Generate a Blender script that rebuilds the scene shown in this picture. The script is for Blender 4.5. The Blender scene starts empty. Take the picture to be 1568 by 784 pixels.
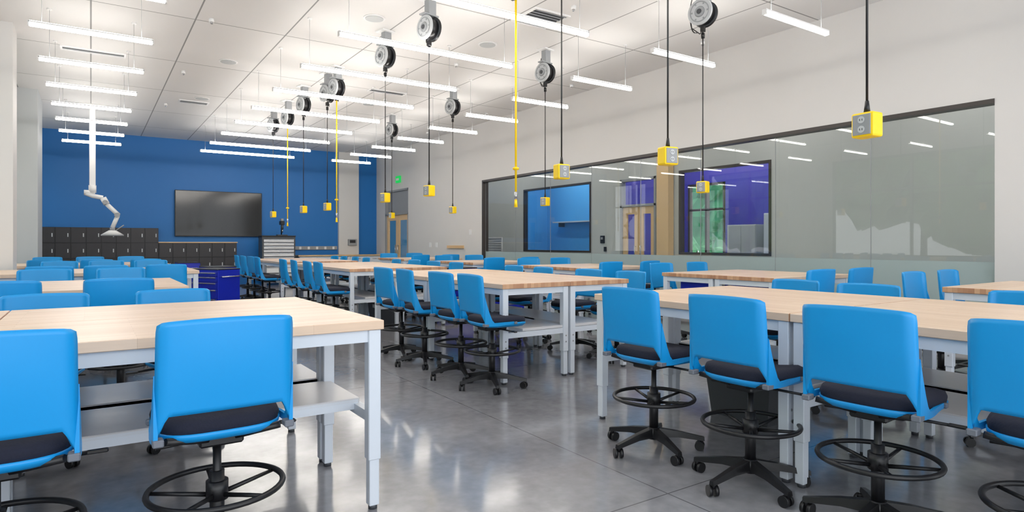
import bpy, bmesh, math, random
from mathutils import Vector, Matrix
random.seed(4)
S=bpy.context.scene
COL=S.collection

# ------------------------------------------------------------------ materials
def srgb(r,g,b):
    f=lambda c:(c/255/12.92) if c/255<=0.04045 else ((c/255+0.055)/1.055)**2.4
    return (f(r),f(g),f(b),1)
def newmat(name):
    m=bpy.data.materials.new(name); m.use_nodes=True
    nt=m.node_tree; nt.nodes.clear()
    return m,nt,nt.nodes,nt.links
def pmat(name,col,rough=0.5,metal=0.0,var=0.04,scale=8.0,coat=0.0,spec=0.5,bump=0.0):
    m,nt,N,L=newmat(name)
    out=N.new('ShaderNodeOutputMaterial'); b=N.new('ShaderNodeBsdfPrincipled')
    L.new(b.outputs[0],out.inputs[0])
    tc=N.new('ShaderNodeTexCoord'); no=N.new('ShaderNodeTexNoise'); no.inputs['Scale'].default_value=scale
    no.inputs['Detail'].default_value=3
    L.new(tc.outputs['Object'],no.inputs['Vector'])
    mr=N.new('ShaderNodeMapRange'); mr.inputs['To Min'].default_value=1-var; mr.inputs['To Max'].default_value=1+var
    L.new(no.outputs['Fac'],mr.inputs['Value'])
    mx=N.new('ShaderNodeVectorMath'); mx.operation='SCALE'; mx.inputs[0].default_value=col[:3]
    L.new(mr.outputs[0],mx.inputs['Scale']); L.new(mx.outputs[0],b.inputs['Base Color'])
    b.inputs['Roughness'].default_value=rough; b.inputs['Metallic'].default_value=metal
    b.inputs['Coat Weight'].default_value=coat; b.inputs['Specular IOR Level'].default_value=spec
    if bump>0:
        bp=N.new('ShaderNodeBump'); bp.inputs['Strength'].default_value=bump; bp.inputs['Distance'].default_value=0.005
        L.new(no.outputs['Fac'],bp.inputs['Height']); L.new(bp.outputs[0],b.inputs['Normal'])
    return m
def emat(name,col,st):
    m,nt,N,L=newmat(name)
    out=N.new('ShaderNodeOutputMaterial'); e=N.new('ShaderNodeEmission')
    e.inputs[0].default_value=col; e.inputs[1].default_value=st
    L.new(e.outputs[0],out.inputs[0]); return m

def wood_mat(name,c1,c2,row=0.042,bw=0.7):
    m,nt,N,L=newmat(name)
    out=N.new('ShaderNodeOutputMaterial'); b=N.new('ShaderNodeBsdfPrincipled'); L.new(b.outputs[0],out.inputs[0])
    tc=N.new('ShaderNodeTexCoord'); br=N.new('ShaderNodeTexBrick')
    br.inputs['Scale'].default_value=1; br.inputs['Brick Width'].default_value=bw; br.inputs['Row Height'].default_value=row
    br.inputs['Mortar Size'].default_value=0.0006; br.offset=0.37
    br.inputs['Color1'].default_value=c1; br.inputs['Color2'].default_value=c2
    br.inputs['Mortar'].default_value=(c2[0]*.8,c2[1]*.75,c2[2]*.7,1)
    L.new(tc.outputs['Object'],br.inputs['Vector'])
    mp=N.new('ShaderNodeMapping'); mp.inputs['Scale'].default_value=(1.5,30,30)
    no=N.new('ShaderNodeTexNoise'); no.inputs['Scale'].default_value=2.5; no.inputs['Detail'].default_value=5
    L.new(tc.outputs['Object'],mp.inputs[0]); L.new(mp.outputs[0],no.inputs['Vector'])
    mr=N.new('ShaderNodeMapRange'); mr.inputs['To Min'].default_value=.90; mr.inputs['To Max'].default_value=1.07
    L.new(no.outputs['Fac'],mr.inputs['Value'])
    sc=N.new('ShaderNodeVectorMath'); sc.operation='SCALE'
    L.new(br.outputs['Color'],sc.inputs[0]); L.new(mr.outputs[0],sc.inputs['Scale']); L.new(sc.outputs[0],b.inputs['Base Color'])
    b.inputs['Roughness'].default_value=0.35
    return m

def concrete_mat():
    m,nt,N,L=newmat('polished_concrete')
    out=N.new('ShaderNodeOutputMaterial'); b=N.new('ShaderNodeBsdfPrincipled'); L.new(b.outputs[0],out.inputs[0])
    tc=N.new('ShaderNodeTexCoord')
    n1=N.new('ShaderNodeTexNoise'); n1.inputs['Scale'].default_value=0.8; n1.inputs['Detail'].default_value=6; n1.inputs['Roughness'].default_value=.6
    n2=N.new('ShaderNodeTexNoise'); n2.inputs['Scale'].default_value=14; n2.inputs['Detail'].default_value=6
    n3=N.new('ShaderNodeTexNoise'); n3.inputs['Scale'].default_value=0.35; n3.inputs['Detail'].default_value=1
    for q in (n1,n2,n3): L.new(tc.outputs['Object'],q.inputs['Vector'])
    ad=N.new('ShaderNodeMath'); ad.operation='MULTIPLY_ADD'; ad.inputs[1].default_value=.35
    L.new(n2.outputs['Fac'],ad.inputs[0]); L.new(n1.outputs['Fac'],ad.inputs[2])
    cr=N.new('ShaderNodeValToRGB'); cr.color_ramp.elements[0].position=.45; cr.color_ramp.elements[1].position=.9
    cr.color_ramp.elements[0].color=srgb(116,117,122); cr.color_ramp.elements[1].color=srgb(160,160,165)
    L.new(ad.outputs[0],cr.inputs[0])
    br=N.new('ShaderNodeTexBrick'); br.offset=0; br.inputs['Scale'].default_value=1
    br.inputs['Brick Width'].default_value=3.2; br.inputs['Row Height'].default_value=3.2
    br.inputs['Mortar Size'].default_value=.004; br.inputs['Mortar Smooth'].default_value=0
    mp=N.new('ShaderNodeMapping'); mp.inputs['Location'].default_value=(.7,.95,0)
    L.new(tc.outputs['Object'],mp.inputs[0]); L.new(mp.outputs[0],br.inputs['Vector'])
    mx=N.new('ShaderNodeMix'); mx.data_type='RGBA'
    L.new(br.outputs['Fac'],mx.inputs['Factor']); L.new(cr.outputs[0],mx.inputs['A']); mx.inputs['B'].default_value=srgb(95,96,100)
    L.new(mx.outputs['Result'],b.inputs['Base Color'])
    mr=N.new('ShaderNodeMapRange'); mr.inputs['To Min'].default_value=.11; mr.inputs['To Max'].default_value=.18
    L.new(n3.outputs['Fac'],mr.inputs['Value']); L.new(mr.outputs[0],b.inputs['Roughness'])
    b.inputs['Specular IOR Level'].default_value=.75
    b.inputs['Coat Weight'].default_value=.25; b.inputs['Coat Roughness'].default_value=.09
    return m

def ceiling_mat():
    m,nt,N,L=newmat('ceiling_panels')
    out=N.new('ShaderNodeOutputMaterial'); b=N.new('ShaderNodeBsdfPrincipled'); L.new(b.outputs[0],out.inputs[0])
    tc=N.new('ShaderNodeTexCoord'); br=N.new('ShaderNodeTexBrick'); br.offset=0
    br.inputs['Scale'].default_value=1; br.inputs['Brick Width'].default_value=1.22; br.inputs['Row Height'].default_value=2.44
    br.inputs['Mortar Size'].default_value=.010; br.inputs['Mortar Smooth'].default_value=0
    br.inputs['Color1'].default_value=srgb(230,229,228); br.inputs['Color2'].default_value=srgb(225,224,223)
    br.inputs['Mortar'].default_value=srgb(145,145,145)
    L.new(tc.outputs['Object'],br.inputs['Vector']); L.new(br.outputs['Color'],b.inputs['Base Color'])
    b.inputs['Roughness'].default_value=.7
    return m

def glass_mat(name,tint,refl=1.0,frost=0.0):
    m,nt,N,L=newmat(name)
    out=N.new('ShaderNodeOutputMaterial')
    tr=N.new('ShaderNodeBsdfTransparent'); tr.inputs[0].default_value=tint
    gl=N.new('ShaderNodeBsdfGlossy'); gl.inputs['Roughness'].default_value=0.0 if frost==0 else .25
    lw=N.new('ShaderNodeLayerWeight'); lw.inputs[0].default_value=.5
    pw=N.new('ShaderNodeMath'); pw.operation='POWER'; pw.inputs[1].default_value=4.0
    L.new(lw.outputs['Facing'],pw.inputs[0])
    mu=N.new('ShaderNodeMath'); mu.operation='MULTIPLY_ADD'; mu.inputs[1].default_value=.8*refl; mu.inputs[2].default_value=.035*refl; mu.use_clamp=True
    L.new(pw.outputs[0],mu.inputs[0])
    base=tr
    if frost>0:
        df=N.new('ShaderNodeBsdfDiffuse'); df.inputs[0].default_value=srgb(194,208,208)
        tl=N.new('ShaderNodeBsdfTranslucent'); tl.inputs[0].default_value=srgb(205,220,220)
        a=N.new('ShaderNodeMixShader'); a.inputs[0].default_value=.4
        L.new(df.outputs[0],a.inputs[1]); L.new(tl.outputs[0],a.inputs[2])
        c=N.new('ShaderNodeMixShader'); c.inputs[0].default_value=frost
        L.new(tr.outputs[0],c.inputs[1]); L.new(a.outputs[0],c.inputs[2]); base=c
    mx=N.new('ShaderNodeMixShader'); L.new(mu.outputs[0],mx.inputs[0])
    L.new(base.outputs[0],mx.inputs[1]); L.new(gl.outputs[0],mx.inputs[2]); L.new(mx.outputs[0],out.inputs[0])
    return m

M_floor=concrete_mat(); M_ceil=ceiling_mat()
M_wall=pmat('wall_paint_white',srgb(215,213,211),.6,var=.015,scale=2)
M_wallg=pmat('wall_paint_grey',srgb(190,194,196),.6,var=.015,scale=2)
M_blue=pmat('wall_paint_blue',srgb(14,110,184),.5,var=.02,scale=2)
M_rblue=pmat('room_paint_blue',srgb(84,172,235),.5,var=.02,scale=2)
M_purple=pmat('wall_paint_purple',srgb(66,62,172),.5,var=.03,scale=2)
M_corr=pmat('corridor_paint',srgb(194,197,195),.6,var=.02,scale=2)
M_chair=pmat('blue_plastic',srgb(8,150,222),.38,var=.02,scale=6)
M_fabric=pmat('black_fabric',srgb(24,28,46),.9,var=.25,scale=120,bump=.3)
M_black=pmat('black_nylon',srgb(20,20,23),.38,var=.1)
M_capg=pmat('grey_cap',srgb(110,115,125),.4)
M_steelw=pmat('powder_coat_white',srgb(216,223,232),.35,var=.02)
M_shelf=pmat('shelf_laminate',srgb(208,208,210),.3,var=.02)
M_wood=wood_mat('butcher_block',srgb(236,210,186),srgb(223,194,167))
M_endw=wood_mat('butcher_block_edge',srgb(214,172,136),srgb(178,130,98),row=.04,bw=.25)
M_door=wood_mat('door_maple',srgb(226,192,146),srgb(216,180,132),row=3,bw=3)
M_lock=pmat('locker_black',srgb(40,38,42),.42,var=.06)
M_chrome=pmat('brushed_steel',srgb(190,190,192),.25,metal=.9)
M_grey=pmat('plastic_grey',srgb(150,153,156),.4)
M_lgrey=pmat('reel_grey',srgb(188,191,194),.4)
M_dgrey=pmat('metal_dark_grey',srgb(70,73,78),.4)
M_white=pmat('plastic_white',srgb(232,232,232),.35,var=.01)
M_yel=pmat('safety_yellow',srgb(252,212,0),.4,var=.03)
M_cab=pmat('royal_blue_steel',srgb(22,40,175),.35,var=.03)
M_screen=pmat('tv_screen',srgb(10,12,14),.1,var=.02,spec=.4)
M_frame=pmat('window_frame_dark',srgb(58,52,50),.4)
M_green=emat('exit_green',srgb(40,190,90),1.0)
M_led=emat('led_diffuser',(1,.955,.89,1),24)
M_ledup=emat('led_uplight',(1,.96,.90,1),23)
M_led2=emat('led_diffuser_corridor',(1,.97,.93,1),28)
M_roomfill=emat('room_fill_glow',(1,.97,.93,1),65)  # strong emission for the added strips that brighten the far rooms
M_glass=glass_mat('glass_clear',(.935,.95,.945,1),.8)
M_frost=glass_mat('glass_frosted',(.87,.92,.91,1),.7,frost=.8)
M_tree=pmat('foliage',srgb(70,135,90),.8,var=.5,scale=3)
M_tree2=pmat('foliage_light',srgb(110,150,90),.8,var=.6,scale=2)
M_pave=pmat('outdoor_pavement',srgb(185,185,180),.8,var=.06,scale=1)

# ------------------------------------------------------------------ mesh builder
class MB:
    def __init__(s,*mats): s.bm=bmesh.new(); s.mats=list(mats)
    def mi(s,m):
        if m not in s.mats: s.mats.append(m)
        return s.mats.index(m)
    def box(s,c,d,m,bev=0,M=None,seg=1):
        r=bmesh.ops.create_cube(s.bm,size=1)
        vs=r['verts']
        for v in vs: v.co=Vector((v.co.x*d[0],v.co.y*d[1],v.co.z*d[2]))
        fs=set(f for v in vs for f in v.link_faces); i=s.mi(m)
        for f in fs: f.material_index=i
        if bev>0:
            es=list(set(e for v in vs for e in v.link_edges))
            rr=bmesh.ops.bevel(s.bm,geom=es,offset=bev,segments=seg,affect='EDGES',profile=.5)
            vs=list(set(rr['verts'])|set(v for v in vs if v.is_valid))
            for f in set(f for v in vs for f in v.link_faces): f.material_index=i
        T=Matrix.Translation(Vector(c))
        if M is not None: T=T@M
        for v in vs: v.co=T@v.co
        return vs
    def bx(s,x0,x1,y0,y1,z0,z1,m,bev=0): return s.box(((x0+x1)/2,(y0+y1)/2,(z0+z1)/2),(x1-x0,y1-y0,z1-z0),m,bev)
    def tube(s,p0,p1,r0,m,r1=None,n=12,caps=True):
        p0=Vector(p0);p1=Vector(p1); r1=r0 if r1 is None else r1
        d=(p1-p0).normalized(); a=Vector((0,0,1)) if abs(d.z)<.9 else Vector((1,0,0))
        u=d.cross(a).normalized(); w=d.cross(u).normalized(); i=s.mi(m)
        A=[];B=[]
        for k in range(n):
            t=2*math.pi*k/n; o=u*math.cos(t)+w*math.sin(t)
            A.append(s.bm.verts.new(p0+o*r0)); B.append(s.bm.verts.new(p1+o*r1))
        for k in range(n):
            f=s.bm.faces.new((A[k],A[(k+1)%n],B[(k+1)%n],B[k])); f.material_index=i; f.smooth=True
        if caps:
            f=s.bm.faces.new(A[::-1]); f.material_index=i
            f=s.bm.faces.new(B); f.material_index=i
    def path(s,pts,r,m,n=8):
        pts=[Vector(p) for p in pts]; i=s.mi(m); prev=None
        for k,p in enumerate(pts):
            d=(pts[min(k+1,len(pts)-1)]-pts[max(k-1,0)]).normalized()
            a=Vector((0,0,1)) if abs(d.z)<.95 else Vector((1,0,0))
            u=d.cross(a).normalized(); w=d.cross(u).normalized()
            ring=[s.bm.verts.new(p+(u*math.cos(2*math.pi*j/n)+w*math.sin(2*math.pi*j/n))*r) for j in range(n)]
            if prev:
                for j in range(n):
                    f=s.bm.faces.new((prev[j],prev[(j+1)%n],ring[(j+1)%n],ring[j])); f.material_index=i; f.smooth=True
            prev=ring
    def torus(s,c,R,r,m,axis='Z',n=40,k=8):
        i=s.mi(m); c=Vector(c); rings=[]
        for a in range(n):
            t=2*math.pi*a/n; ring=[]
            for b in range(k):
                q=2*math.pi*b/k
                x=(R+r*math.cos(q))*math.cos(t); y=(R+r*math.cos(q))*math.sin(t); z=r*math.sin(q)
                v=Vector((x,y,z)) if axis=='Z' else (Vector((z,x,y)) if axis=='X' else Vector((x,z,y)))
                ring.append(s.bm.verts.new(c+v))
            rings.append(ring)
        for a in range(n):
            A=rings[a];B=rings[(a+1)%n]
            for b in range(k):
                f=s.bm.faces.new((A[b],A[(b+1)%k],B[(b+1)%k],B[b])); f.material_index=i; f.smooth=True
    def loft(s,rings,m,smooth=True,cap=True):
        i=s.mi(m); R=[[s.bm.verts.new(p) for p in r] for r in rings]; n=len(R[0])
        for a in range(len(R)-1):
            for k in range(n):
                f=s.bm.faces.new((R[a][k],R[a][(k+1)%n],R[a+1][(k+1)%n],R[a+1][k])); f.material_index=i; f.smooth=smooth
        if cap:
            f=s.bm.faces.new(R[0][::-1]); f.material_index=i; f.smooth=smooth
            f=s.bm.faces.new(R[-1]); f.material_index=i; f.smooth=smooth
    def mesh(s,name):
        bmesh.ops.recalc_face_normals(s.bm,faces=s.bm.faces)
        me=bpy.data.meshes.new(name); s.bm.to_mesh(me); s.bm.free()
        for m in s.mats: me.materials.append(m)
        return me
    def obj(s,name,loc=(0,0,0),rz=0): return place(s.mesh(name),name,loc,rz)
def place(me,name,loc=(0,0,0),rz=0):
    o=bpy.data.objects.new(name,me); COL.objects.link(o); o.location=loc; o.rotation_euler=(0,0,rz); return o

# ------------------------------------------------------------------ constants
CZ=4.45; WX=8.5; BY=21.3; LX=-2.6; CX=11.1; Y0=-3.0
# ------------------------------------------------------------------ shell
b=MB(); b.bx(LX,16,Y0,BY+.2,-.1,0,M_floor); b.obj('floor')
b=MB(); b.bx(LX-14,LX,Y0-4,BY+4,-.25,-.12,M_pave); b.obj('ground_outside')
b=MB(); b.bx(LX,14,Y0,BY+.2,CZ,CZ+.1,M_ceil); b.obj('ceiling')
b=MB(); b.bx(LX,WX+.15,BY,BY+.2,0,CZ,M_blue); b.obj('wall_back')
b=MB(); b.bx(7.09,7.8,BY-.12,BY,0,CZ,M_wall); b.obj('wall_back_pier')

def wall_y(b,x0,x1,y0,y1,z1,ops,m):
    y=y0
    for (a,c,zb,zt) in sorted(ops):
        b.bx(x0,x1,y,a,0,z1,m)
        if zb>0: b.bx(x0,x1,a,c,0,zb,m)
        if zt<z1: b.bx(x0,x1,a,c,zt,z1,m)
        y=c
    b.bx(x0,x1,y,y1,0,z1,m)
WT=2.95; WY0,WY1=2.81,14.0
b=MB(); wall_y(b,WX,WX+.15,Y0,BY,CZ,[(WY0,WY1,.08,WT),(18.6,20.5,0,3.1)],M_wall); b.obj('wall_right')
LW=[(-2.4,1.0),(1.6,5.6),(6.2,10.8),(12.1,15.6),(17.8,20.9)]
b=MB(); wall_y(b,LX,LX+.15,Y0,BY,CZ,[(a,c,.9,3.9) for a,c in LW],M_wall); b.obj('wall_left')
b=MB(); b.bx(LX+.15,-.92,11.35,11.9,0,CZ,M_wall); b.obj('wall_left_pier_near')
b=MB(); b.bx(LX+.15,-.9,16.0,17.4,0,CZ,M_wallg); b.obj('wall_left_pier_far')
for k,(a,c) in enumerate(LW):
    b=MB()
    for y in (a+.03,(a+c)/2,c-.03): b.bx(LX+.03,LX+.12,y-.03,y+.03,.9,3.9,M_frame)
    for z in (.93,2.9,3.87): b.bx(LX+.03,LX+.12,a,c,z-.03,z+.03,M_frame)
    b.obj('window_%d'%(k+2))
b=MB()
b.bx(WX-.01,WX+.16,WY0,WY1,WT-.05,WT,M_frame)
b.bx(WX-.01,WX+.16,WY0,WY1,.05,.1,M_frame)
b.bx(WX-.01,WX+.16,WY1-.05,WY1,.1,WT-.05,M_frame)
n=8; st=(WY1-.05-WY0)/n
for k in range(n):
    a=WY0+k*st+.005; c=WY0+(k+1)*st-.005
    b.bx(WX+.07,WX+.08,a,c,1.09,WT-.05,M_glass)
    b.bx(WX+.07,WX+.08,a,c,.1,1.09,M_frost)
    b.bx(WX+.072,WX+.078,c,c+.01,.1,WT-.05,M_grey)
b.obj('window_1')
b=MB(); b.bx(WX-.015,WX,Y0,WY0-.02,0,.1,M_dgrey); b.bx(WX-.015,WX,WY1+.02,18.5,0,.1,M_dgrey); b.obj('baseboard_right')

def double_door(name,x,y0,y1,h,ztop,side=-1,transom=None):
    b=MB(); f=.06
    for y in (y0,y1-f): b.bx(x,x+.14,y,y+f,0,ztop,M_grey)
    b.bx(x,x+.14,y0,y1,h,h+f,M_grey); b.bx(x,x+.14,y0,y1,ztop-f,ztop,M_grey)
    if transom: b.bx(x+.07,x+.09,y0+f,y1-f,h+f,ztop-f,transom)
    mid=(y0+y1)/2
    for a,c,s in ((y0+f,mid-.004,1),(mid+.004,y1-f,-1)):
        w=c-a; st=.14
        b.bx(x+.05,x+.095,a,a+st,.01,h,M_door); b.bx(x+.05,x+.095,c-st,c,.01,h,M_door)
        b.bx(x+.05,x+.095,a+st,c-st,.01,.3,M_door); b.bx(x+.05,x+.095,a+st,c-st,h-.18,h,M_door)
        b.bx(x+.068,x+.076,a+st,c-st,.3,h-.18,M_glass)
        hy=(c-.09 if s==1 else a+.09)
        b.tube((x-.0,hy,.9),(x-.0,hy,1.25),.012,M_chrome)
        for z in(.93,1.22): b.tube((x,hy,z),(x+.06,hy,z),.009,M_chrome)
    return b.obj(name)
double_door('door_1',WX,18.6,20.5,2.25,3.1,transom=M_grey)

# ------------------------------------------------------------------ corridor and rooms beyond
b=MB(); wall_y(b,CX,CX+.12,Y0,BY,CZ,[(7.33,9.65,1.05,2.95),(10.35,11.55,0,2.9),(12.67,15.8,1.05,2.95)],M_corr); b.obj('wall_corridor')
for nm,a,c in (('window_8',7.33,9.65),('window_9',12.67,15.8)):
    b=MB(); f=.05
    for y in (a,c-f): b.bx(CX-.02,CX+.12,y,y+f,1.05,2.95,M_frame)
    for z in (1.05,2.9): b.bx(CX-.02,CX+.12,a+f,c-f,z,z+f,M_frame)
    b.bx(CX+.05,CX+.06,a+f,c-f,1.1,2.9,M_glass); b.obj(nm)
double_door('door_2',CX-.02,10.35,11.55,2.2,2.9,transom=M_glass)
b=MB(); b.bx(CX-.2,CX-.02,9.8,10.15,0,CZ,M_door); b.obj('trim_1')
b=MB()
b.bx(CX-.03,CX,17.0,17.9,1.0,1.5,M_white)
for k in range(6): b.box((CX-.035,17.45,1.07+k*.075),(.02,.82,.03),M_grey)
b.obj('wall_louver_vent')
b=MB(); b.box((CX-.02,12.2,1.4),(.04,.14,.2),M_black,.004); b.box((CX-.043,12.2,1.43),(.004,.08,.06),M_grey); b.box((CX-.02,9.1+3.0,1.15),(.03,.08,.12),M_black,.003); b.obj('wall_card_reader')
b=MB(); wall_y(b,13.6,13.72,7.0,12.1,CZ,[(10.3,11.5,.9,2.9)],M_purple)
b.bx(CX+.12,13.6,6.9,7.0,0,CZ,M_purple); b.bx(CX+.12,13.6,12.0,12.1,0,CZ,M_purple); b.obj('wall_purple_room')
b=MB()
for y in (10.33,10.9,11.47): b.bx(13.58,13.7,y-.03,y+.03,.9,2.9,M_frame)
for z in (.93,2.2,2.87): b.bx(13.58,13.7,10.3,11.5,z-.03,z+.03,M_frame)
b.obj('window_10')
b=MB(); b.bx(13.6,13.72,12.1,18,0,CZ,M_rblue); b.bx(CX+.12,13.6,12.1,12.2,0,CZ,M_rblue); b.bx(CX+.12,13.6,17.9,18,0,CZ,M_rblue); b.obj('wall_blue_room')
b=MB(); b.bx(13.3,13.6,13.3,17.2,2.0,2.04,M_shelf)
for y in (13.6,15.2,16.9): b.bx(13.35,13.6,y,y+.03,1.86,2.0,M_dgrey)
b.obj('wall_shelf')
b=MB(); b.bx(WX+.15,CX,BY-.1,BY,0,CZ,M_rblue); b.obj('wall_corridor_end')
def tree(name,x,y,r,h,m,n=14):
    b=MB(); b.tube((0,0,-.12),(0,0,h*.6),.14,M_lock,r1=.08)
    i=b.mi(m)
    for k in range(n):
        q=random.uniform(.45,.8)*r
        rr=bmesh.ops.create_icosphere(b.bm,subdivisions=3,radius=q)
        o=Vector((random.uniform(-.6,.6)*r,random.uniform(-.9,.9)*r,h*.35+random.random()*h*.75))
        for v in rr['verts']:
            v.co=v.co*(1+.16*math.sin(v.co.x*19+k)*math.sin(v.co.y*17)+.14*math.sin(v.co.z*23+k))+o
            for f in v.link_faces: f.material_index=i
    b.obj(name,(x,y,0))
for x,y in ((18.6,13.0),(18.8,15.6),(19,10.4)): tree('tree',x,y,1.5,4.2,M_tree)
for x,y,r,h in ((-9,-1,1.6,5),(-10,3.2,1.9,6),(-9,7.5,1.6,4.6),(-10.5,11.5,2,6),(-9.5,16,1.8,5),(-11,20,2,6)): tree('tree',x,y,r,h,M_tree2)

def tall_cab(name,loc,rz,w,d,h,m):
    b=MB(); b.bx(-w/2,w/2,-d/2,d/2,.08,h,m,.006); b.bx(-w/2+.03,w/2-.03,-d/2+.04,d/2-.02,0,.08,M_black)
    for s in(-1,1):
        b.bx(min(0,s*(w/2-.01))+.004,max(0,s*(w/2-.01))-.004,-d/2-.02,-d/2,.1,h-.02,m,.004)
        b.tube((s*.05,-d/2-.045,h*.5-.1),(s*.05,-d/2-.045,h*.5+.1),.008,M_chrome)
    b.obj(name,loc,rz)
tall_cab('storage_cabinet',(13.2,8.3,0),math.radians(-90),.9,.5,2.0,M_steelw)
tall_cab('storage_cabinet',(13.2,9.35,0),math.radians(-90),.8,.5,1.75,M_wallg)

# ------------------------------------------------------------------ linear lights
LZ=3.76
def light_mesh(L,led=None):
    led=led or M_led
    b=MB()
    b.bx(-L/2,L/2,-.028,.028,.016,.034,M_white)
    b.bx(-L/2+.003,L/2-.003,-.025,.025,-.022,.016,led,.008)
    b.bx(-L/2+.01,L/2-.01,-.023,.023,.034,.037,M_ledup)
    for s in(-1,1):
        b.bx(s*L/2-.006,s*L/2+.006,-.028,.028,-.024,.036,M_white)
        b.tube((s*(L/2-.12),0,.034),(s*(L/2-.12),0,CZ-LZ),.0025,M_grey,n=5)
        b.tube((s*(L/2-.12),0,CZ-LZ-.02),(s*(L/2-.12),0,CZ-LZ),.03,M_white)
    return b.mesh('added_room_light')
l4=light_mesh(1.21); l8=light_mesh(2.44); l4c=light_mesh(1.8,M_led2); l4r=light_mesh(1.8,M_roomfill)
for k in range(-3,8):
    y=7.2+k*1.6
    place(l8,'added_room_light',(3.63,y,LZ))
    place(l4,'added_room_light',(6.54,y,LZ))
    place(l4,'added_room_light',(.025,y,LZ))
for y in (1,4,7,10,13,16,19): place(l4c,'added_room_light',(9.85,y,LZ),math.radians(90))
for y in (8.4,10.6,13.4,16): place(l4r,'added_room_light',(12.3,y,LZ),math.radians(90))  # unseen strips, added to brighten the purple and blue rooms

# ------------------------------------------------------------------ ceiling fixtures
def diffuser(loc,w,d,n):
    b=MB(); t=.03
    b.bx(-w/2,w/2,-d/2,-d/2+t,-.02,0,M_white); b.bx(-w/2,w/2,d/2-t,d/2,-.02,0,M_white)
    b.bx(-w/2,-w/2+t,-d/2+t,d/2-t,-.02,0,M_white); b.bx(w/2-t,w/2,-d/2+t,d/2-t,-.02,0,M_white)
    b.bx(-w/2+t,w/2-t,-d/2+t,d/2-t,-.003,0,M_black)
    for k in range(n):
        y=-d/2+t+(k+.5)*(d-2*t)/n; b.box((0,y,-.01),(w-2*t,.012,.012),M_grey)
    b.obj('ceiling_vent',(loc[0],loc[1],CZ))
diffuser((5.2,7.0),.6,.6,7); diffuser((.04,12.3),.9,.22,2); diffuser((5.1,12.2),.8,.25,2); diffuser((1.9,15.5),.6,.3,3); diffuser((.3,7.9),.9,.22,2)
sp=MB(); sp.tube((0,0,-.012),(0,0,0),.15,M_white,n=32); sp.tube((0,0,-.018),(0,0,-.012),.125,M_wallg,n=32); sp=sp.mesh('ceiling_speaker')
for p in ((3.28,8.3),(1.97,11.7),(5.2,8.4),(2.0,15),(5.2,13.5)): place(sp,'ceiling_speaker',(p[0],p[1],CZ))
sk=MB(); sk.tube((0,0,-.05),(0,0,0),.035,M_white,n=14); sk.tube((0,0,-.07),(0,0,-.05),.018,M_chrome,n=10); sk=sk.mesh('sprinkler_head')
for x in (1.4,5.3,7.9):
    for y in (6.4,9.6,12.8,16): place(sk,'sprinkler_head',(x,y,CZ))

# ------------------------------------------------------------------ cord reels
def reel(name,loc,zend,kind):
    b=MB(); cz=-.38
    b.box((0,0,-.01),(.22,.2,.02),M_white,.003)
    b.box((.02,0,-.11),(.12,.1,.2),M_grey,.006)
    b.box((.0,0,-.215),(.24,.11,.02),M_grey,.003)
    b.box((.105,0,-.31),(.015,.09,.19),M_grey)
    b.tube((-.1,0,cz),(.11,0,cz),.03,M_black,n=16)
    b.tube((-.085,0,cz),(-.055,0,cz),.150,M_lgrey,n=40); b.tube((.055,0,cz),(.085,0,cz),.148,M_dgrey,n=40)
    b.torus((-.07,0,cz),.143,.016,M_lgrey,'X'); b.torus((.07,0,cz),.143,.015,M_black,'X')
    b.tube((-.055,0,cz),(.055,0,cz),.128,M_black,n=32)
    b.torus((-.087,0,cz),.118,.006,M_grey,'X')
    b.tube((-.098,0,cz),(-.085,0,cz),.055,M_grey,r1=.065,n=24); b.tube((-.106,0,cz),(-.098,0,cz),.028,M_dgrey,n=16)
    for k in range(6):
        t=k*math.pi/3; b.box((-.087,.1*math.cos(t),cz+.1*math.sin(t)),(.006,.018,.018),M_grey)
    cm=M_yel if kind=='hose' else M_black
    pts=[]
    for k in range(22):
        t=-math.pi*.5+2*math.pi*.85*k/21
        pts.append((.10+.05*math.sin(k*.3),.13+.11*math.cos(t),cz+.0+.18*math.sin(t)))
    b.path(pts,.008,M_black)
    b.path([(.1,.05,-.02),(.13,.2,-.08),(.14,.25,-.25),(.12,.21,-.48),(.08,.08,-.59),(.05,.02,-.56)],.007,M_black)
    b.box((0,-.0,cz-.19),(.05,.05,.07),M_black,.005)
    ze=zend-CZ
    b.tube((0,0,cz-.19),(0,0,ze+.14),.007 if kind!='hose' else .011,cm,n=8)
    if kind=='box':
        b.tube((0,0,cz-.30),(0,0,cz-.24),.022,M_black)
        b.tube((0,0,ze+.13),(0,0,ze+.2),.018,M_black,r1=.010)
        b.box((0,0,ze+.06),(.10,.13,.14),M_yel,.012,seg=2)
        for s in(-1,1):
            b.box((s*.052,0,ze+.06),(.006,.105,.115),M_grey,.002)
            for dz in(-.027,.027):
                b.tube((s*.054,0,ze+.06+dz),(s*.058,0,ze+.06+dz),.02,M_wallg,n=16)
                for dy in(-.007,.007): b.box((s*.0585,dy,ze+.06+dz),(.002,.003,.011),M_black)
    else:
        b.tube((0,0,ze+.08),(0,0,ze+.16),.016,M_chrome); b.tube((0,0,ze),(0,0,ze+.08),.02,M_yel,r1=.013)
        b.torus((0,0,ze+.4),.02,.015,M_yel,'Z',n=16)
    b.obj(name,(loc[0],loc[1],CZ),math.radians(loc[2] if len(loc)>2 else 12))
for p in ((3.67,1.82,-5),(3.7,3.33,80),(3.68,4.62,85),(3.61,7.26),(3.62,8.73),(3.63,11.5),(3.53,12.7),(3.55,15.3),(6.1,4.94),(6.12,8.11),(6.1,11.2),(6.1,14.3)):
    reel('cord_reel_with_outlet_box',p,1.92,'box')
for x,y in ((3.65,5.34),(3.63,10.97),(3.6,14.2)): reel('air_hose_reel',(x,y),1.68,'hose')

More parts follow.
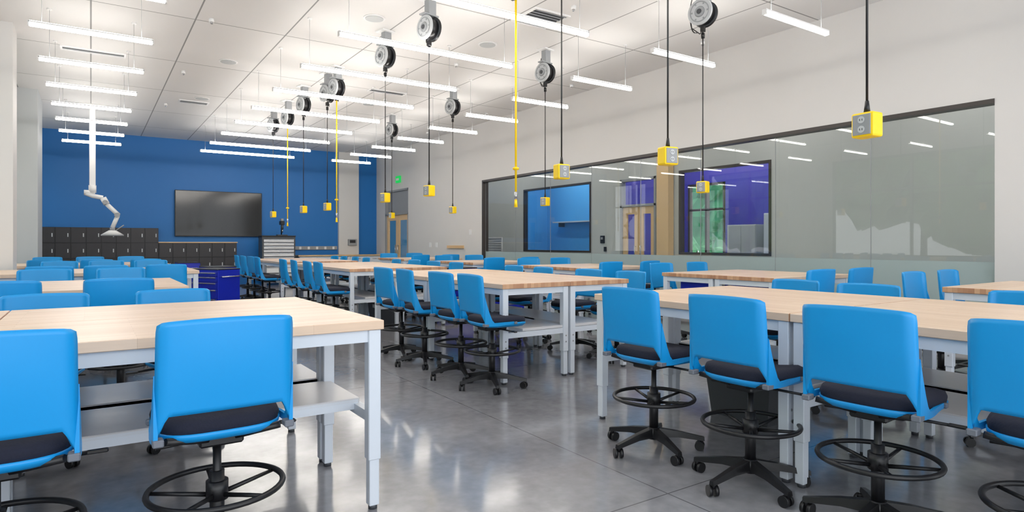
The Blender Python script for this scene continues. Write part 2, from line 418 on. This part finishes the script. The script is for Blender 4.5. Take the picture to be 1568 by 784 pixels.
# ------------------------------------------------------------------ fume extraction arm
b=MB()
b.box((0,0,CZ-.01),(.5,.3,.02),M_white,.004)
b.box((0,0,(CZ+2.6)/2),(.12,.12,CZ-2.6),M_white,.01)
b.tube((0,0,2.45),(0,0,2.62),.075,M_white,n=20); b.tube((-.16,0,2.45),(.05,0,2.45),.06,M_white,n=18)
b.tube((-.02,0,2.36),(-.02,-.0,2.56),.05,M_grey,n=18)
b.path([(-.14,0,2.44),(0,-.02,2.38),(.2,-.04,2.34)],.05,M_white,n=16)
b.tube((.2,-.04,2.34),(.27,-.05,2.2),.065,M_white,n=16); b.tube((.24,-.13,2.24),(.24,.05,2.24),.05,M_grey,n=16)
b.tube((.27,-.05,2.2),(.5,-.1,1.95),.048,M_white,n=16)
b.tube((.47,-.18,1.95),(.47,-.02,1.95),.055,M_grey,n=16)
b.tube((.48,-.1,1.93),(.38,-.1,1.66),.045,M_white,n=16)
b.tube((.38,-.1,1.60),(.38,-.1,1.66),.05,M_grey,n=24)
b.tube((.38,-.1,1.50),(.38,-.1,1.60),.22,M_white,r1=.07,n=32)
b.tube((.38,-.1,1.47),(.38,-.1,1.50),.225,M_grey,n=32)
b.tube((.45,-.12,1.6),(.6,-.16,1.72),.012,M_grey)
b.obj('fume_extraction_arm',(.03,17.1,0))

# ------------------------------------------------------------------ workbench
TL,TW,TZ=1.575,.8,.93
def bench_mesh():
    b=MB()
    b.box((0,0,TZ-.0225),(TL-.004,TW-.004,.045),M_wood,.003)
    i=b.mi(M_endw)
    for f in b.bm.faces:
        f.normal_update()
        if abs(f.normal.x)>.7: f.material_index=i
    lx,ly=TL/2-.045,TW/2-.045
    for sx in(-1,1):
        for sy in(-1,1):
            b.box((sx*lx,sy*ly,.565),(.062,.062,.64),M_steelw,.004)
            b.box((sx*lx,sy*ly,.14),(.05,.05,.24),M_steelw,.003)
            b.tube((sx*lx,sy*ly,.0),(sx*lx,sy*ly,.025),.022,M_dgrey,n=12)
            for z in (.34,.40): b.tube((sx*(lx+.03),sy*ly,z),(sx*(lx+.034),sy*ly,z),.008,M_grey,n=8)
        b.box((sx*lx,0,.855),(.04,2*ly-.062,.06),M_steelw)
        b.box((sx*lx,0,.45),(.04,2*ly-.062,.05),M_steelw)
    for sy in(-1,1): b.box((0,sy*ly,.855),(2*lx-.062,.04,.06),M_steelw)
    b.box((0,.1,.49),(2*lx+.02,.5,.025),M_shelf,.003)
    b.box((0,-.14,.47),(2*lx,.02,.05),M_steelw)
    b.box((0,.34,.47),(2*lx,.02,.05),M_steelw)
    return b.mesh('workbench')
BM_=bench_mesh()
R90=math.radians(90)
def block_y(x0,y0,n=2):
    for k in range(n):
        yc=y0+TL*(k+.5)
        place(BM_,'workbench',(x0+TW/2,yc,0),-R90)
        place(BM_,'workbench',(x0+TW*1.5,yc,0),R90)
def block_x(x1,y0,n=2):
    for k in range(n):
        xc=x1-TL*(k+.5)
        place(BM_,'workbench',(xc,y0+TW/2,0),0)
        place(BM_,'workbench',(xc,y0+TW*1.5,0),math.pi)

# ------------------------------------------------------------------ stool
def stool_mesh(drop=0.0):
    b=MB()
    nx,nz=32,18; g=[]
    for j in range(nz+1):
        t=j/nz; row=[]
        for i in range(nx+1):
            s=-1+2*i/nx; a=abs(s)
            w=.240-.004*t
            z0=.692-.090*max(0,(a-.82)/.18)**1.1; z1=1.030
            z=z0+(z1-z0)*t
            z+=.008*t*(1-a*a)
            if t>.75: z-=.012*((t-.75)/.25)*max(0,(a-.90)/.10)**2
            if t>.9: w-=.003*((t-.9)/.1)**2
            y=-.230-.035*t-.008*math.sin(math.pi*t)*(1-a*a)+.010*a*a+.03*max(0,(a-.8)/.2)**2
            row.append(b.bm.verts.new((s*w,y,z)))
        g.append(row)
    i0=b.mi(M_chair); fs=[]
    for j in range(nz):
        for i in range(nx):
            f=b.bm.faces.new((g[j][i],g[j][i+1],g[j+1][i+1],g[j+1][i])); f.material_index=i0; f.smooth=True; fs.append(f)
    bmesh.ops.recalc_face_normals(b.bm,faces=fs)
    bmesh.ops.solidify(b.bm,geom=fs,thickness=.013)
    for f in b.bm.faces: f.material_index=i0
    n=14
    def wing(s):
        rings=[]
        for k in range(n):
            q=k/(n-1); y=-.205+.30*q
            zt=.615+.225*max(0,1-q/.30)**1.5
            zb=.590-.006*math.sin(math.pi*q)+.006*q
            xo=.241+.006*math.sin(math.pi*min(1,q*1.4))-.012*q*q; xi=xo-.014
            rings.append([(s*xo,y,zb),(s*xo,y,zt),(s*xi,y,zt),(s*xi,y,zb)])
        b.loft(rings,M_chair,smooth=False)
        b.box((s*.226,-.19,.598),(.036,.05,.026),M_capg,.004)
        b.box((s*.229,.11,.602),(.020,.03,.022),M_capg,.004)
    for s in(-1,1): wing(s)
    def ring(sc,z,n=36,ex=3.4,hx=.228,hy=.235,cy=.045):
        o=[]
        for k in range(n):
            t=2*math.pi*k/n; c=math.cos(t); s=math.sin(t)
            o.append((sc*hx*math.copysign(abs(c)**(2/ex),c),cy+sc*hy*math.copysign(abs(s)**(2/ex),s),z-(0.014 if s>.5 else 0)*(s-.5)*2))
        return o
    b.loft([ring(.72,.560),ring(.9,.570),ring(1.0,.590),ring(1.01,.606)],M_chair)
    b.loft([ring(.985,.604),ring(1.0,.628),ring(.965,.648),ring(.82,.658),ring(.4,.652)],M_fabric)
    b.box((0,.0,.545),(.16,.22,.04),M_black,.008)
    b.tube((.08,.02,.54),(.27,.05,.535),.007,M_black,n=8); b.box((.29,.055,.535),(.07,.03,.012),M_black,.004)
    b.tube((-.08,-.03,.54),(-.22,-.04,.535),.007,M_black,n=8)
    for s in(-1,1): b.tube((s*.05,-.1,.555),(s*.2,-.17,.59),.014,M_black,n=8)
    for v in b.bm.verts: v.co.z-=drop
    b.tube((0,0,.10),(0,0,.53-drop),.016,M_black,n=16); b.tube((0,0,.12),(0,0,.40),.028,M_black,n=16); b.tube((0,0,.285),(0,0,.36),.042,M_black,n=20)
    b.torus((0,0,.335),.248,.012,M_black,n=48)
    for k in range(5):
        t=2*math.pi*k/5+.3; c,s=math.cos(t),math.sin(t)
        b.tube((.035*c,.035*s,.305),(.245*c,.245*s,.33),.010,M_black,r1=.008,n=8)
    b.tube((0,0,.075),(0,0,.145),.045,M_black,r1=.036,n=20)
    for k in range(5):
        t=2*math.pi*k/5+.9; c,s=math.cos(t),math.sin(t); p=Vector((-s,c,0)); d=Vector((c,s,0))
        rings=[]
        for rr,hw,zt,zb in((.03,.026,.14,.085),(.15,.022,.122,.085),(.27,.017,.095,.068),(.315,.015,.085,.062)):
            o=d*rr; rings.append([o+p*hw*.7+Vector((0,0,zt)),o-p*hw*.7+Vector((0,0,zt)),o-p*hw+Vector((0,0,zb)),o+p*hw+Vector((0,0,zb))])
        b.loft(rings,M_black,smooth=False)
        o=d*.30; q=random.random()*6.28; ax=Vector((math.cos(q),math.sin(q),0)); fw=Vector((-ax.y,ax.x,0))*.012
        b.tube(o+Vector((0,0,.045)),o+Vector((0,0,.075)),.010,M_black,n=8)
        for sg in(-1,1): b.tube(o+fw+ax*(.008*sg)+Vector((0,0,.029)),o+fw+ax*(.026*sg)+Vector((0,0,.029)),.029,M_black,n=18)
        b.box(o+fw+Vector((0,0,.048)),(.03,.03,.02),M_black,.006)
    return b.mesh('drafting_stool')
ST=stool_mesh(); ST2=stool_mesh(.05)
def stool(x,y,face,jit=6,low=False):
    a=math.radians(face-90+random.uniform(-jit,jit))
    return place(ST2 if low else ST,'drafting_stool',(x,y,0),a)

XR=3.12
for y0 in (.38,4.78,8.85,12.85): block_y(XR,y0)
for y,f in ((2.78,2),(2.08,1),(1.42,4),(.76,2)): stool(2.96,y,f,0)
for x,y in ((3.02,4.80),(3.0,5.34),(2.98,6.1),(2.97,6.68)): stool(x,y,0,4)
for y in (9.1,9.65,10.4,11.1,13.1,13.7,14.5,15.2): stool(2.97,y,0)
for y in (3.2,2.5,1.5,.8,5.2,5.9,6.8,7.5,9.3,10.1,11,11.7,13.4,14.2,15,15.6): stool(XR+2*TW+.13+random.uniform(0,.1),y,180,6,True)
for x1,y0 in ((1.2,2.9),(.72,6.15),(1.25,9.6),(1.2,13.0)): block_x(x1,y0)
for x in (.42,-.27,-1.1): stool(x,2.74,90,1)
for x in (.5,-.25,-1.1): stool(x,4.72,-90,5,True)
for x in (.2,-.55,-1.3): stool(x,5.98,90)
for x in (.3,-.4,-1.2): stool(x,7.95,-90)
for x in (.82,.15,-.4,-1.2): stool(x,9.42,90)
for x in (.8,.2,-.4): stool(x,11.42,-90)
for x in (.8,.1,-.6): stool(x,12.82,90)
for x in (.7,0,-.7): stool(x,14.85,-90)
for y0 in (.8,4.0,7.2,10.4,13.6): block_x(7.68,y0,1)
for y0 in (4.0,7.2,10.4,13.6):
    for x in (6.35,7.15): stool(x,y0-.17,90)
for y0 in (.8,4.0,7.2,10.4,13.6):
    for x in (6.55,7.3): stool(x,y0+1.78,-90)

# ------------------------------------------------------------------ rolling tool cabinets
def tool_cab_mesh():
    b=MB(); w,d,h=.68,.46,.84
    b.bx(-w/2,w/2,-d/2,d/2,.12,h,M_cab,.006)
    b.box((0,0,h+.008),(w+.01,d+.01,.018),M_black,.004)
    z=.15
    for hh in (.2,.16,.12,.1,.08):
        b.bx(-w/2+.02,w/2-.02,-d/2-.015,-d/2,z,z+hh-.012,M_cab,.003)
        b.bx(-w/2+.04,w/2-.04,-d/2-.028,-d/2-.014,z+hh-.035,z+hh-.018,M_chrome,.002); z+=hh
    b.tube((w/2+.04,-d/2+.05,.72),(w/2+.04,d/2-.05,.72),.011,M_chrome)
    for y in(-d/2+.06,d/2-.06): b.tube((w/2,y,.72),(w/2+.04,y,.72),.009,M_chrome)
    for x in(-w/2+.07,w/2-.07):
        for y in(-d/2+.07,d/2-.07):
            b.tube((x-.015,y,.05),(x+.015,y,.05),.05,M_black,n=18); b.box((x,y,.1),(.05,.06,.04),M_dgrey)
    return b.mesh('rolling_tool_cabinet')
TC=tool_cab_mesh()
for x,y,r in ((1.85,12.2,-60),(2.05,13.3,-80),(5.55,8.6,0),(5.6,10.2,0),(1.9,16.6,-90)):
    place(TC,'rolling_tool_cabinet',(x,y,0),math.radians(r))
b=MB(); b.bx(-.3,.3,-.22,.22,.70,.822,M_cab,.004)
for s in(-1,1): b.bx(s*.15-.14,s*.15+.14,-.235,-.22,.715,.81,M_cab,.003); b.bx(s*.15-.12,s*.15+.12,-.245,-.234,.785,.80,M_chrome,.002)
for x in(-.25,.25): b.bx(x-.01,x+.01,-.2,.2,.822,.884,M_dgrey)
dr=b.mesh('under_bench_drawer')
for x,y,r in ((6.5,5.15,0),(7.2,5.15,0),(6.5,7.62,0),(7.2,7.62,0)): place(dr,'under_bench_drawer',(x,y,0),math.radians(r))

# ------------------------------------------------------------------ lockers
def lockers(name,x0,x1,rows,cols,top=False):
    b=MB(); yb,yf=BY-.005,BY-.5; rh=.43; h=rows*rh+.02; cw=(x1-x0)/cols
    b.bx(x0,x1,yf+.02,yb,0,h,M_black)
    for r in range(rows):
        for c in range(cols):
            a=x0+c*cw; z=.02+r*rh
            b.bx(a+.01,a+cw-.01,yf,yf+.02,z+.01,z+rh-.01,M_lock,.003)
            b.box((a+cw*.82,yf-.008,z+rh*.5),(.026,.012,.10),M_lgrey,.003)
    if top: b.bx(x0-.01,x1+.02,yf-.02,yb,h,h+.03,M_door,.003)
    b.obj(name)
lockers('locker_bank',-1.15,1.63,4,8); lockers('locker_bank',1.64,3.75,3,6,True)

# ------------------------------------------------------------------ TV
b=MB(); b.box((3.33,BY-.07,2.21),(2.48,.06,1.40),M_black,.006); b.box((3.33,BY-.102,2.215),(2.44,.004,1.35),M_screen)
b.box((3.33,BY-.02,2.2),(.8,.04,.5),M_dgrey); b.obj('wall_television')

# ------------------------------------------------------------------ tool chest
b=MB(); w,d=1.0,.5
b.bx(-w/2,w/2,-d/2,d/2,.12,1.5,M_dgrey,.01); b.box((0,0,1.52),(w+.02,d+.02,.04),M_black,.005)
z=.16
for k,hh in enumerate((.22,.2,.16,.14,.12,.1,.1,.1,.1)):
    b.bx(-w/2+.05,w/2-.05,-d/2-.02,-d/2,z,z+hh-.02,M_white,.004); b.bx(-w/2+.05,w/2-.05,-d/2-.035,-d/2-.018,z+hh-.045,z+hh-.022,M_chrome,.002); z+=hh+.005
for x in(-.4,.4):
    for y in(-.17,.17): b.tube((x-.02,y,.06),(x+.02,y,.06),.06,M_black,n=18); b.box((x,y,.11),(.06,.08,.04),M_dgrey)
b.obj('tool_chest',(4.85,20.4,0))
b=MB(); b.box((0,0,.015),(.3,.22,.03),M_dgrey,.006); b.tube((0,.06,.03),(0,.06,.42),.02,M_black); b.box((0,0,.4),(.12,.22,.12),M_black,.01)
b.tube((0,-.06,.2),(0,-.06,.36),.035,M_dgrey); b.tube((0,-.06,.1),(0,-.06,.2),.02,M_chrome); b.box((0,0,.5),(.08,.12,.08),M_grey,.01)
b.obj('bench_microscope',(5.0,20.4,1.54))

b=MB(); b.bx(5.6,8.45,20.68,BY-.13,.1,.87,M_wallg); b.bx(5.6,8.45,20.74,BY-.13,0,.1,M_black); b.bx(5.57,8.48,20.62,BY-.13,.87,.91,M_door,.003)
for k in range(5):
    a=5.62+k*.565; b.bx(a,a+.555,20.66,20.68,.12,.85,M_steelw,.003); b.tube((a+.2,20.64,.78),(a+.35,20.64,.78),.007,M_chrome)
b.obj('counter_cabinet')
b=MB(); b.bx(5.6,7.05,BY-.05,BY,1.08,1.2,M_grey,.004)
for k in range(5): b.box((5.8+k*.28,BY-.055,1.14),(.07,.006,.09),M_white)
b.obj('trim_raceway')
b=MB(); b.box((7.55,BY-.16,1.33),(.3,.08,.22),M_grey,.006); b.box((7.55,BY-.203,1.36),(.2,.006,.1),M_black); b.obj('wall_control_panel')
b=MB()
for y,z in ((16.6,1.25),(17.0,1.25),(14.6,1.6)): b.box((WX-.01,y,z),(.02,.12,.14),M_white,.003)
b.box((WX-.03,15.4,1.2),(.06,.9,.08),M_door,.003)
b.obj('wall_switch_plates')
b=MB(); b.box((WX-.04,19.3,3.42),(.05,.34,.22),M_green,.004); b.box((WX-.068,19.3,3.42),(.004,.22,.07),M_white); b.box((WX-.01,19.3,3.42),(.02,.1,.1),M_white); b.obj('exit_sign')

b=MB()
b.loft([[(sx*.17,sy*.24,0) for sx,sy in((-1,-1),(1,-1),(1,1),(-1,1))],[(sx*.2,sy*.28,.36) for sx,sy in((-1,-1),(1,-1),(1,1),(-1,1))]],M_dgrey,smooth=False)
b.box((0,0,.375),(.44,.6,.03),M_dgrey,.006); b.box((-.2,0,.3),(.01,.1,.05),M_white); bin_=b.mesh('storage_bin')
for p in ((4.15,2.9),(3.95,9.5)): place(bin_,'storage_bin',(p[0],p[1],0))

# ------------------------------------------------------------------ world + camera
w=bpy.data.worlds.new('World'); S.world=w; w.use_nodes=True
bg=w.node_tree.nodes['Background']; bg.inputs[0].default_value=(.92,.96,1,1); bg.inputs[1].default_value=2.6
cam=bpy.data.cameras.new('camera'); co=bpy.data.objects.new('camera',cam); COL.objects.link(co)
co.location=(0,0,1.31); co.rotation_euler=(math.radians(90),0,math.radians(-34))
cam.sensor_width=36; cam.lens=36*956/1568; cam.shift_y=-20/1568; cam.clip_start=.05; cam.clip_end=200
S.camera=co
S.view_settings.view_transform='Standard'; S.view_settings.look='None'; S.view_settings.exposure=0.12
